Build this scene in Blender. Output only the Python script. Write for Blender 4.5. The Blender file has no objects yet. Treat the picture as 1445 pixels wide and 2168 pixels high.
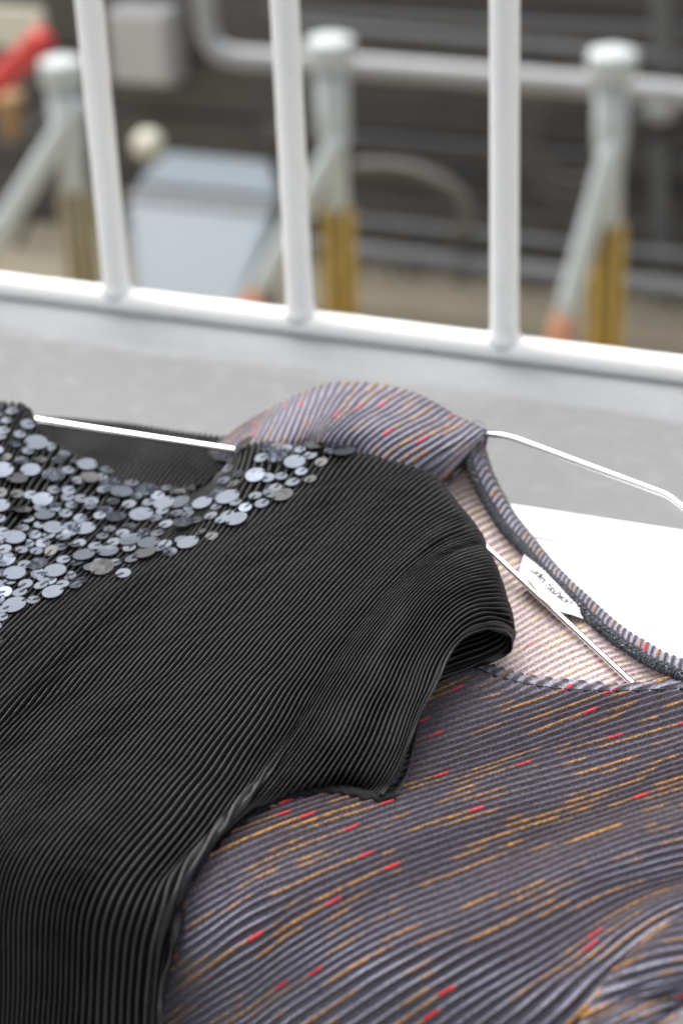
import bpy, math, random
import numpy as np
from mathutils import Matrix, Vector

random.seed(7)
rng = np.random.default_rng(11)
scene = bpy.context.scene
COL = scene.collection

# ------------------------------------------------------------------ camera
FPX, CX, CY, IW, IH = 4300.0, 722.5, 1084.0, 1445, 2168
CAMH = 0.55                                   # camera height above the bench top (z = 0)
def _n(v):
    v = np.array(v, float); return v / np.linalg.norm(v)
Xc = -_n((-11560, -1839, FPX))                # world axes in camera (right, down, forward)
Zc = -_n((341, 7916, FPX))
Zc = _n(Zc - Xc * Zc.dot(Xc))
Yc = np.cross(Zc, Xc) * -1                    # (right, down, forward) is right handed too
if Yc[2] < 0: Yc = -Yc
AX = np.array([Xc, Yc, Zc])                   # world = AX @ camvec
CAM = np.array([0.0, 0.0, CAMH])
def ray(px, py):
    return AX @ np.array([(px - CX) / FPX, (py - CY) / FPX, 1.0])
def U(px, py, z=0.0):                         # sight line met with a level plane
    d = ray(px, py); return CAM + d * ((z - CAMH) / d[2])
def UY(px, py, y):                            # sight line met with an upright plane
    d = ray(px, py); return CAM + d * (y / d[1])
def PX(P):                                    # world -> source pixels
    q = (np.asarray(P) - CAM) @ AX
    return np.stack([q[..., 0] / q[..., 2] * FPX + CX, q[..., 1] / q[..., 2] * FPX + CY], -1)

cam = bpy.data.cameras.new("camera")
cam.sensor_fit = 'VERTICAL'; cam.sensor_height = 22.3; cam.sensor_width = 14.86
cam.lens = FPX / IH * 22.3
cam.clip_start = 0.05; cam.clip_end = 2000
cam.dof.use_dof = True
cam.dof.aperture_fstop = 3.6
cam_o = bpy.data.objects.new("camera", cam); COL.objects.link(cam_o)
R = Matrix([[AX[i][0], -AX[i][1], -AX[i][2]] for i in range(3)])
cam_o.matrix_world = Matrix.Translation(CAM) @ R.to_4x4()
cam.dof.focus_distance = float(((U(690, 1390, 0.03) - CAM) @ AX)[2])
scene.camera = cam_o

# ------------------------------------------------------------------ world, sun, exposure
SUN_EL, SUN_AZ = 62.0, -56.0                   # azimuth measured from +Y towards +X
w = bpy.data.worlds.new("World"); scene.world = w; w.use_nodes = True
nt = w.node_tree; nt.nodes.clear()
sky = nt.nodes.new("ShaderNodeTexSky"); sky.sky_type = 'NISHITA'; sky.sun_disc = False
sky.sun_elevation = math.radians(SUN_EL); sky.sun_rotation = math.radians(SUN_AZ)
sky.air_density = 1.0; sky.dust_density = 6.0; sky.ozone_density = 1.0
hs = nt.nodes.new("ShaderNodeHueSaturation"); hs.inputs['Saturation'].default_value = 0.22
bg = nt.nodes.new("ShaderNodeBackground"); bg.inputs[1].default_value = 0.15
wo = nt.nodes.new("ShaderNodeOutputWorld")
nt.links.new(sky.outputs[0], hs.inputs['Color']); nt.links.new(hs.outputs[0], bg.inputs[0])
nt.links.new(bg.outputs[0], wo.inputs[0])
sl = bpy.data.lights.new("sun", 'SUN'); sl.energy = 1.2; sl.angle = math.radians(72); sl.color = (1, 0.97, 0.93)
so = bpy.data.objects.new("sun", sl); COL.objects.link(so)
_e, _a = math.radians(SUN_EL), math.radians(SUN_AZ)
sd = Vector((math.sin(_a) * math.cos(_e), math.cos(_a) * math.cos(_e), math.sin(_e)))
so.rotation_euler = sd.to_track_quat('Z', 'Y').to_euler(); so.location = sd * 5
vs = scene.view_settings
vs.view_transform = 'Standard'; vs.look = 'None'; vs.gamma = 1.0; vs.exposure = 0.92
vs.use_curve_mapping = False
scene.cycles.max_bounces = 8

# ------------------------------------------------------------------ helpers: objects
def prop(o, label=None, cat=None, group=None, kind=None):
    if label: o["label"] = label
    if cat: o["category"] = cat
    if group: o["group"] = group
    if kind: o["kind"] = kind
    return o
def empty(name, loc, label, cat, group=None):
    o = bpy.data.objects.new(name, None); COL.objects.link(o)
    o.location = Vector([float(v) for v in loc]); o.empty_display_size = 0.02
    return prop(o, label, cat, group)
def base_of(p):
    v = Vector((0, 0, 0))
    while p is not None:
        v = v + p.location; p = p.parent
    return v
def link(name, me, mats, parent=None):
    o = bpy.data.objects.new(name, me); COL.objects.link(o)
    for m in (mats if isinstance(mats, (list, tuple)) else [mats]): me.materials.append(m)
    if parent is not None:
        o.parent = parent
        if parent.parent is None: o.matrix_parent_inverse = Matrix.Translation(-base_of(parent))
    return o
def np_mesh(name, V, F, attr=None, mat=None, smooth=True):
    """V (n,3); F (m,4) quads."""
    me = bpy.data.meshes.new(name)
    V = np.asarray(V, np.float32); F = np.asarray(F, np.int32)
    me.vertices.add(len(V)); me.vertices.foreach_set("co", V.ravel())
    me.loops.add(F.size); me.loops.foreach_set("vertex_index", F.ravel())
    me.polygons.add(len(F))
    me.polygons.foreach_set("loop_start", np.arange(len(F), dtype=np.int32) * 4)
    me.polygons.foreach_set("loop_total", np.full(len(F), 4, np.int32))
    if mat is not None: me.polygons.foreach_set("material_index", np.asarray(mat, np.int32))
    me.polygons.foreach_set("use_smooth", np.full(len(F), smooth))
    if attr is not None:
        a = me.attributes.new("rib", 'FLOAT_VECTOR', 'POINT')
        a.data.foreach_set("vector", np.asarray(attr, np.float32).ravel())
    me.update(calc_edges=True); me.validate()
    return me
def py_mesh(name, V, F, smooth=False):
    me = bpy.data.meshes.new(name)
    me.from_pydata([tuple(float(c) for c in v) for v in V], [], F)
    if smooth:
        for p in me.polygons: p.use_smooth = True
    me.update(); return me
def box_mesh(name, lo, hi, bevel=0.0):
    import bmesh
    bm = bmesh.new()
    bmesh.ops.create_cube(bm, size=1)
    lo = np.array(lo, float); hi = np.array(hi, float)
    for v in bm.verts:
        v.co = Vector([(lo[i] + hi[i]) / 2 + v.co[i] * (hi[i] - lo[i]) for i in range(3)])
    if bevel:
        bmesh.ops.bevel(bm, geom=bm.edges[:], offset=bevel, segments=2, affect='EDGES', profile=0.5)
    me = bpy.data.meshes.new(name); bm.to_mesh(me); bm.free()
    return me
def catmull(P, n):
    """smooth curve through P, n points evenly spaced by length"""
    P = np.asarray(P, float)
    if len(P) == 2:
        t = np.linspace(0, 1, n)[:, None]; return P[0] * (1 - t) + P[1] * t
    d = np.sqrt(np.maximum(np.linalg.norm(np.diff(P, axis=0), axis=1), 1e-9))
    k = np.concatenate([[0], np.cumsum(d)])
    a = P[0] * 2 - P[1]; b = P[-1] * 2 - P[-2]
    Q = np.vstack([a, P, b]); kk = np.concatenate([[-d[0]], k, [k[-1] + d[-1]]])
    out = []
    for i in range(1, len(Q) - 2):
        t0, t1, t2, t3 = kk[i - 1:i + 3]
        t = np.linspace(t1, t2, 24, endpoint=False)[:, None]
        A1 = (t1 - t) / (t1 - t0) * Q[i - 1] + (t - t0) / (t1 - t0) * Q[i]
        A2 = (t2 - t) / (t2 - t1) * Q[i] + (t - t1) / (t2 - t1) * Q[i + 1]
        A3 = (t3 - t) / (t3 - t2) * Q[i + 1] + (t - t2) / (t3 - t2) * Q[i + 2]
        B1 = (t2 - t) / (t2 - t0) * A1 + (t - t0) / (t2 - t0) * A2
        B2 = (t3 - t) / (t3 - t1) * A2 + (t - t1) / (t3 - t1) * A3
        out.append((t2 - t) / (t2 - t1) * B1 + (t - t1) / (t2 - t1) * B2)
    C = np.vstack(out + [P[-1:]])
    s = np.concatenate([[0], np.cumsum(np.linalg.norm(np.diff(C, axis=0), axis=1))])
    q = np.linspace(0, s[-1], n)
    return np.stack([np.interp(q, s, C[:, j]) for j in range(3)], 1)
def tube(name, P, r, n=None, sides=14, close_caps=True, rfun=None, flat=None, raw=False):
    """round (or flat=(w,h) rectangular) bar swept along P"""
    P = np.asarray(P, float) if raw else catmull(P, n or max(8, len(P) * 8))
    T = np.gradient(P, axis=0); T /= np.linalg.norm(T, axis=1)[:, None]
    up = np.array([0, 0, 1.0]); V = []; F = []
    if flat is not None:
        w_, h_ = flat; c = min(w_, h_) * 0.16
        prof = [(-w_/2 + c, -h_/2), (w_/2 - c, -h_/2), (w_/2, -h_/2 + c), (w_/2, h_/2 - c),
                (w_/2 - c, h_/2), (-w_/2 + c, h_/2), (-w_/2, h_/2 - c), (-w_/2, -h_/2 + c)]
    else:
        prof = [(math.cos(2 * math.pi * k / sides), math.sin(2 * math.pi * k / sides)) for k in range(sides)]
    m = len(prof); side = None
    for i, (p, t) in enumerate(zip(P, T)):
        ref = up if abs(t[2]) < 0.93 else np.array([1.0, 0, 0])
        s = np.cross(t, ref) if side is None else side - t * side.dot(t)
        s /= np.linalg.norm(s); side = s; b = np.cross(s, t)
        if flat is not None: s, b = s * 0.94 - b * 0.34, b * 0.94 + s * 0.34
        rr = 1.0 if flat is not None else (r if rfun is None else rfun(i / (len(P) - 1), i))
        for a, c_ in prof:
            V.append(p + s * a * rr + b * c_ * rr)
    for i in range(len(P) - 1):
        for k in range(m):
            F.append((i * m + k, i * m + (k + 1) % m, (i + 1) * m + (k + 1) % m, (i + 1) * m + k))
    if close_caps:
        F.append(tuple(range(m))[::-1]); F.append(tuple((len(P) - 1) * m + k for k in range(m)))
    return py_mesh(name, V, F, smooth=(flat is None))
def lathe(name, prof, base, axis=(0, 0, 1), sides=24):
    """prof: (radius, height) pairs about an axis at base"""
    ax = _n(axis); ref = np.array([1.0, 0, 0]) if abs(ax[0]) < 0.9 else np.array([0, 1.0, 0])
    u = _n(np.cross(ax, ref)); v = np.cross(ax, u); V = []; F = []
    for r_, h_ in prof:
        for k in range(sides):
            a = 2 * math.pi * k / sides
            V.append(np.array(base) + ax * h_ + (u * math.cos(a) + v * math.sin(a)) * r_)
    for i in range(len(prof) - 1):
        for k in range(sides):
            F.append((i * sides + k, i * sides + (k + 1) % sides, (i + 1) * sides + (k + 1) % sides, (i + 1) * sides + k))
    F.append(tuple(range(sides))[::-1]); F.append(tuple((len(prof) - 1) * sides + k for k in range(sides)))
    return py_mesh(name, V, F, smooth=True)

# ------------------------------------------------------------------ helpers: materials
def mat_new(name):
    m = bpy.data.materials.new(name); m.use_nodes = True
    t = m.node_tree; b = t.nodes["Principled BSDF"]
    return m, t, b
def N(t, kind, **kw):
    n = t.nodes.new(kind)
    for k, v in kw.items(): setattr(n, k, v)
    return n
def M(t, op, a, b=None, c=None):
    n = t.nodes.new("ShaderNodeMath"); n.operation = op
    for i, v in enumerate((a, b, c)):
        if v is None: continue
        if isinstance(v, (int, float)): n.inputs[i].default_value = v
        else: t.links.new(v, n.inputs[i])
    return n.outputs[0]
def MIX(t, f, a, b):
    n = t.nodes.new("ShaderNodeMix"); n.data_type = 'RGBA'
    for s, v in ((n.inputs[0], f), (n.inputs[6], a), (n.inputs[7], b)):
        if isinstance(v, (int, float)): s.default_value = v
        elif isinstance(v, tuple): s.default_value = (*v, 1) if len(v) == 3 else v
        else: t.links.new(v, s)
    return n.outputs[2]
def NOISE(t, vec, scale, detail=3, rough=0.55):
    n = t.nodes.new("ShaderNodeTexNoise"); n.inputs['Scale'].default_value = scale
    n.inputs['Detail'].default_value = detail; n.inputs['Roughness'].default_value = rough
    if vec is not None: t.links.new(vec, n.inputs['Vector'])
    return n.outputs[0]
def POS(t):
    return N(t, "ShaderNodeNewGeometry").outputs['Position']
def SMOOTH(t, x, lo, hi):
    n = t.nodes.new("ShaderNodeMapRange"); n.interpolation_type = 'SMOOTHSTEP'
    t.links.new(x, n.inputs[0]); n.inputs[1].default_value = lo; n.inputs[2].default_value = hi
    return n.outputs[0]
def BUMP(t, b, h, strength=0.3, dist=0.001):
    n = t.nodes.new("ShaderNodeBump"); n.inputs['Strength'].default_value = strength
    n.inputs['Distance'].default_value = dist
    t.links.new(h, n.inputs['Height']); t.links.new(n.outputs[0], b.inputs['Normal'])
def plain(name, col, rough=0.6, metal=0.0, var=0.15, scale=30.0, bump=0.15, bdist=0.001, spec=0.5):
    m, t, b = mat_new(name)
    p = POS(t); n = NOISE(t, p, scale, 4)
    dark = tuple(c * (1 - var) for c in col); lite = tuple(min(1, c * (1 + var)) for c in col)
    t.links.new(MIX(t, n, dark, lite), b.inputs['Base Color'])
    b.inputs['Roughness'].default_value = rough; b.inputs['Metallic'].default_value = metal
    b.inputs['Specular IOR Level'].default_value = spec
    if bump: BUMP(t, b, NOISE(t, p, scale * 3, 3), bump, bdist)
    return m

def mat_black_fabric():
    m, t, b = mat_new("black_pleated_fabric")
    at = N(t, "ShaderNodeAttribute"); at.attribute_name = "rib"
    sp = N(t, "ShaderNodeSeparateXYZ"); t.links.new(at.outputs['Vector'], sp.inputs[0])
    # knitted cross threads: fine twill running across every pleat
    tw = M(t, 'SINE', M(t, 'ADD', M(t, 'MULTIPLY', sp.outputs[1], 6.2832 / 0.0011), M(t, 'MULTIPLY', sp.outputs[0], 5.0)))
    p = POS(t)
    n1 = NOISE(t, p, 1500, 2); n2 = NOISE(t, p, 60, 3)
    f = M(t, 'MULTIPLY', SMOOTH(t, n1, 0.35, 0.72), M(t, 'MULTIPLY_ADD', tw, 0.35, 0.65))
    c = MIX(t, f, (0.0022, 0.0021, 0.0024), (0.0150, 0.0143, 0.0165))
    c = MIX(t, M(t, 'MULTIPLY', SMOOTH(t, n2, 0.5, 0.8), 0.1), c, (0.03, 0.029, 0.033))
    t.links.new(c, b.inputs['Base Color'])
    b.inputs['Roughness'].default_value = 0.40
    b.inputs['Specular IOR Level'].default_value = 0.56
    b.inputs['Sheen Weight'].default_value = 0.0; b.inputs['Sheen Roughness'].default_value = 0.4
    h = M(t, 'ADD', M(t, 'MULTIPLY', tw, 0.5), n1)
    BUMP(t, b, h, 0.55, 0.00025)
    return m

def mat_stripe_fabric(inner=False):
    m, t, b = mat_new("pleated_print_inside" if inner else "pleated_print_outside")
    at = N(t, "ShaderNodeAttribute"); at.attribute_name = "rib"
    sp = N(t, "ShaderNodeSeparateXYZ"); t.links.new(at.outputs['Vector'], sp.inputs[0])
    x, y = sp.outputs[0], sp.outputs[1]
    idx = M(t, 'FLOOR', x); fr = M(t, 'FRACT', x)
    def wn(a, c):
        cb = N(t, "ShaderNodeCombineXYZ"); t.links.new(a, cb.inputs[0])
        if c is not None: t.links.new(c, cb.inputs[1])
        n = N(t, "ShaderNodeTexWhiteNoise", noise_dimensions='2D'); t.links.new(cb.outputs[0], n.inputs['Vector'])
        s = N(t, "ShaderNodeSeparateColor"); t.links.new(n.outputs['Color'], s.inputs[0]); return s.outputs
    h0 = wn(idx, None)
    L = 0.088
    c = M(t, 'ADD', M(t, 'DIVIDE', y, L), M(t, 'MULTIPLY', h0[0], 13.0))
    k = M(t, 'FLOOR', c); u = M(t, 'FRACT', c)
    r = wn(idx, k)
    st = M(t, 'MULTIPLY', r[1], 0.35)
    en = M(t, 'ADD', st, M(t, 'MULTIPLY_ADD', r[2], 0.40, 0.14))
    act = M(t, 'LESS_THAN', r[0], 0.68)
    ru = SMOOTH(t, M(t, 'SUBTRACT', u, st), 0.0, 0.09)
    rd = SMOOTH(t, M(t, 'SUBTRACT', en, u), 0.0, 0.03)
    wid = M(t, 'MULTIPLY', SMOOTH(t, fr, 0.20, 0.34), SMOOTH(t, M(t, 'SUBTRACT', 1.0, fr), 0.26, 0.40))
    gold = M(t, 'MULTIPLY', M(t, 'MULTIPLY', act, wid), M(t, 'MULTIPLY', ru, rd))
    ra = M(t, 'LESS_THAN', M(t, 'FRACT', M(t, 'MULTIPLY', r[0], 37.7)), 0.34)
    red = M(t, 'MULTIPLY', M(t, 'MULTIPLY', ra, act), M(t, 'MULTIPLY', wid, M(t, 'MULTIPLY',
          SMOOTH(t, M(t, 'SUBTRACT', u, en), -0.012, 0.0), SMOOTH(t, M(t, 'SUBTRACT', M(t, 'ADD', en, 0.085), u), 0.0, 0.02))))
    c2 = M(t, 'ADD', M(t, 'DIVIDE', y, 0.047), M(t, 'MULTIPLY', h0[1], 29.0))
    k2 = M(t, 'ADD', M(t, 'FLOOR', c2), 517.0); u2 = M(t, 'FRACT', c2); r2 = wn(idx, k2)
    s2 = M(t, 'MULTIPLY', r2[1], 0.4); e2 = M(t, 'ADD', s2, M(t, 'MULTIPLY_ADD', r2[2], 0.4, 0.15))
    g2 = M(t, 'MULTIPLY', M(t, 'MULTIPLY', M(t, 'LESS_THAN', r2[0], 0.50), wid), M(t, 'MULTIPLY',
         SMOOTH(t, M(t, 'SUBTRACT', u2, s2), 0.0, 0.12), SMOOTH(t, M(t, 'SUBTRACT', e2, u2), 0.0, 0.12)))
    gold = M(t, 'MAXIMUM', gold, M(t, 'MULTIPLY', g2, 0.8))
    p = POS(t)
    spk = NOISE(t, p, 1150, 2, 0.6); mid = NOISE(t, p, 240, 3)
    knit = SMOOTH(t, spk, 0.40, 0.62)
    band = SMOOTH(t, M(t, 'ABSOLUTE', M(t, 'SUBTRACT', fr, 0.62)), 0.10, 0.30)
    if inner:
        a1 = MIX(t, knit, (0.20, 0.135, 0.130), (0.50, 0.40, 0.395)); a2 = MIX(t, knit, (0.54, 0.43, 0.435), (0.78, 0.67, 0.68))
        g = MIX(t, knit, (0.42, 0.31, 0.12), (0.74, 0.62, 0.36)); rc = MIX(t, knit, (0.45, 0.06, 0.08), (0.75, 0.22, 0.24))
    else:
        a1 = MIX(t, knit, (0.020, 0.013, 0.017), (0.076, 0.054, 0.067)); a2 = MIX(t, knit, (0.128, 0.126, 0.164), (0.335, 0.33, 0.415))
        g = MIX(t, knit, (0.170, 0.075, 0.014), (0.56, 0.27, 0.045)); rc = MIX(t, knit, (0.36, 0.010, 0.014), (0.66, 0.030, 0.035))
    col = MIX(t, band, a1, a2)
    fade = M(t, 'MULTIPLY', M(t, 'MULTIPLY_ADD', SMOOTH(t, mid, 0.34, 0.56), 0.72, 0.28), M(t, 'MULTIPLY_ADD', M(t, 'FRACT', M(t, 'MULTIPLY', r[1], 7.3)), 0.55, 0.45))
    col = MIX(t, M(t, 'MULTIPLY', gold, fade), col, g)
    col = MIX(t, red if not inner else M(t, 'MULTIPLY', red, 0.6), col, rc)
    t.links.new(col, b.inputs['Base Color'])
    b.inputs['Roughness'].default_value = 0.62; b.inputs['Specular IOR Level'].default_value = 0.35
    b.inputs['Sheen Weight'].default_value = 0.15; b.inputs['Sheen Roughness'].default_value = 0.5
    BUMP(t, b, M(t, 'ADD', spk, M(t, 'MULTIPLY', M(t, 'ADD', gold, red), 0.6)), 0.6, 0.0004)
    return m

def mat_sequin(name, col, metal, rough):
    m, t, b = mat_new(name)
    p = POS(t); n = NOISE(t, p, 420, 4, 0.65); n2 = NOISE(t, p, 90, 2)
    oi = N(t, "ShaderNodeObjectInfo")
    c = MIX(t, SMOOTH(t, n2, 0.35, 0.7), tuple(v * 0.85 for v in col), col)
    c = MIX(t, oi.outputs['Random'], tuple(v * 0.68 for v in col), c)
    t.links.new(c, b.inputs['Base Color'])
    b.inputs['Metallic'].default_value = metal; b.inputs['Coat Weight'].default_value = 0.22
    b.inputs['Coat Roughness'].default_value = 0.03
    t.links.new(M(t, 'MULTIPLY_ADD', SMOOTH(t, n, 0.45, 0.75), 0.22, rough), b.inputs['Roughness'])
    BUMP(t, b, NOISE(t, p, 130, 2), 0.10, 0.0003)
    return m

def mat_concrete():
    m, t, b = mat_new("grey_concrete")
    p = POS(t)
    n1 = NOISE(t, p, 5, 4); n2 = NOISE(t, p, 60, 4); n3 = NOISE(t, p, 500, 2)
    c = MIX(t, n1, (0.162, 0.164, 0.165), (0.206, 0.208, 0.208))
    c = MIX(t, M(t, 'MULTIPLY', SMOOTH(t, n2, 0.45, 0.75), 0.35), c, (0.27, 0.27, 0.27))
    c = MIX(t, M(t, 'MULTIPLY', SMOOTH(t, n3, 0.58, 0.72), 0.35), c, (0.19, 0.19, 0.19))
    sx = N(t, "ShaderNodeSeparateXYZ"); t.links.new(p, sx.inputs[0])
    mp = N(t, "ShaderNodeMapping"); mp.inputs['Scale'].default_value = (1, 5, 1); t.links.new(p, mp.inputs[0])
    nb = NOISE(t, mp.outputs[0], 9, 5, 0.7)
    edge = SMOOTH(t, M(t, 'ADD', sx.outputs[1], M(t, 'MULTIPLY', nb, 0.10)), 1.205, 1.245)
    c = MIX(t, M(t, 'MULTIPLY', edge, 0.35), c, (0.33, 0.35, 0.37))
    t.links.new(c, b.inputs['Base Color']); b.inputs['Roughness'].default_value = 0.85
    BUMP(t, b, n3, 0.3, 0.0008)
    return m

def mat_white_paint(name, col=(0.86, 0.86, 0.845), rough=0.38):
    m, t, b = mat_new(name)
    p = POS(t); n = NOISE(t, p, 14, 4); d = NOISE(t, p, 120, 4, 0.7)
    c = MIX(t, n, tuple(v * 0.93 for v in col), col)
    c = MIX(t, M(t, 'MULTIPLY', SMOOTH(t, NOISE(t, p, 26, 5, 0.7), 0.56, 0.72), 0.22), c, (0.58, 0.55, 0.47))
    c = MIX(t, M(t, 'MULTIPLY', SMOOTH(t, d, 0.64, 0.72), 0.55), c, (0.40, 0.37, 0.31))
    t.links.new(c, b.inputs['Base Color']); b.inputs['Roughness'].default_value = rough
    BUMP(t, b, NOISE(t, p, 70, 3), 0.25, 0.0008)
    return m

MB = mat_black_fabric(); MP = mat_stripe_fabric(False); MPI = mat_stripe_fabric(True)
M_SEQ = mat_sequin("silver_grey_sequin", (0.070, 0.083, 0.110), 0.9, 0.06)
M_SEQD = mat_sequin("black_reflection_sequin", (0.014, 0.014, 0.015), 0.6, 0.12)  # dark reflection put into the colour; a few sequins are dark themselves
M_THREAD = plain("black_thread", (0.012, 0.012, 0.014), 0.6, var=0.3, scale=900, bump=0)
def mat_over():
    m, t, b = mat_new("charcoal_overlock_thread")
    p = POS(t); n = NOISE(t, p, 900, 2)
    c = MIX(t, SMOOTH(t, n, 0.42, 0.60), (0.010, 0.012, 0.016), (0.075, 0.085, 0.10))
    c = MIX(t, SMOOTH(t, NOISE(t, p, 620, 1), 0.66, 0.72), c, (0.42, 0.36, 0.32))
    t.links.new(c, b.inputs['Base Color']); b.inputs['Roughness'].default_value = 0.8
    BUMP(t, b, n, 1.0, 0.0010)
    return m
M_OVER = mat_over()
M_STITCH = plain("dark_blue_stitching", (0.025, 0.028, 0.040), 0.7, var=0.4, scale=700, bump=0)
M_CHROME = plain("chrome", (0.90, 0.91, 0.91), 0.07, metal=1.0, var=0.03, scale=40, bump=0.02, bdist=0.0002)
M_CONC = mat_concrete()
M_RAIL = mat_white_paint("white_rail_paint")
M_BENCH = mat_white_paint("white_bench_paint", (0.83, 0.825, 0.81), 0.45)
M_LABEL = plain("white_satin", (0.84, 0.84, 0.82), 0.45, var=0.03, scale=500, bump=0.15, bdist=0.0003)
M_INK = plain("black_ink", (0.03, 0.03, 0.035), 0.6, var=0.1, scale=300, bump=0)

# ------------------------------------------------------------------ pleated cloth sheets
def pchip(K, x, q):
    """monotone cubic across keys: K (nk, ...), x (nk), q (nq)"""
    K = np.asarray(K, float); h = np.diff(x); sh = (-1,) + (1,) * (K.ndim - 1)
    d = np.diff(K, axis=0) / h.reshape(sh)
    m = np.zeros_like(K)
    m[0], m[-1] = d[0], d[-1]
    a, b = d[:-1], d[1:]
    w1 = (2 * h[1:] + h[:-1]).reshape(sh); w2 = (h[1:] + 2 * h[:-1]).reshape(sh)
    with np.errstate(divide='ignore', invalid='ignore'):
        hm = (w1 + w2) / (w1 / a + w2 / b)
    ctr = (K[2:] - K[:-2]) / (x[2:] - x[:-2]).reshape(sh)
    m[1:-1] = np.where(a * b > 0, np.nan_to_num(hm), 0) * 0.6 + ctr * 0.4
    i = np.clip(np.searchsorted(x, q, 'right') - 1, 0, len(x) - 2)
    t = ((q - x[i]) / h[i]).reshape(sh); hh = h[i].reshape(sh)
    return ((2*t**3 - 3*t**2 + 1) * K[i] + (t**3 - 2*t**2 + t) * hh * m[i]
            + (-2*t**3 + 3*t**2) * K[i+1] + (t**3 - t**2) * hh * m[i+1])

def wob(seed, n=5, lo=8, hi=60):
    g = np.random.default_rng(seed)
    f = g.uniform(lo, hi, n); ph = g.uniform(0, 6.28, n); a = g.uniform(0.4, 1, n) / n
    return lambda s: sum(a[i] * np.sin(f[i] * s + ph[i]) for i in range(n))

def loft(keys, pitch, nt, m=8, counts=None, npre=0, su=0.0, st=0, keep=0, pf=None):
    """keys: list of (prefix, main) world polylines, one per key pleat -> grid"""
    G = []
    for pre, main in keys:
        c = catmull(main, nt)
        if npre: c = np.vstack([catmull(pre, npre + 1)[:-1], c])
        G.append(c)
    G = np.array(G)
    if counts is None:
        counts = []
        for gi, (a, b) in enumerate(zip(G[:-1], G[1:])):
            T = np.gradient((a + b) / 2, axis=0); T /= np.maximum(np.linalg.norm(T, axis=1), 1e-9)[:, None]
            d = b - a; d = d - T * (d * T).sum(1)[:, None]      # gap measured square to the pleats
            d = np.linalg.norm(d, axis=1)[npre:]
            counts.append(max(0.5, np.mean(d[int(nt*.12):int(nt*.7)]) / (pitch * (pf(gi) if pf else 1))))
    x = np.concatenate([[0], np.cumsum(counts)]).astype(float); x *= max(1, round(x[-1])) / x[-1]
    q = np.linspace(0, x[-1], int(round(x[-1])) * m + 1)
    A = pchip(G, x, q); S = smooth_grid(A, int(m * su), st)
    if keep:                                   # leave the turned edge at the start as it is
        r = np.clip((np.arange(A.shape[1]) - npre - keep * 0.4) / keep, 0, 1)[None, :, None]
        S = A * (1 - r) + S * r
    return S, q, x
def smooth1(A, w):
    if w < 1: return A
    pre = 2 * A[:1] - A[1:w + 1][::-1]; post = 2 * A[-1:] - A[-w - 1:-1][::-1]
    E = np.concatenate([pre, A, post]); k = np.hanning(2 * w + 3)[1:-1]; k /= k.sum()
    return sum(k[i] * E[i:i + len(A)] for i in range(2 * w + 1))
def smooth_grid(A, wu_, wt_):
    A = smooth1(A, wu_)
    return np.swapaxes(smooth1(np.swapaxes(A, 0, 1), wt_), 0, 1)

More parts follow.
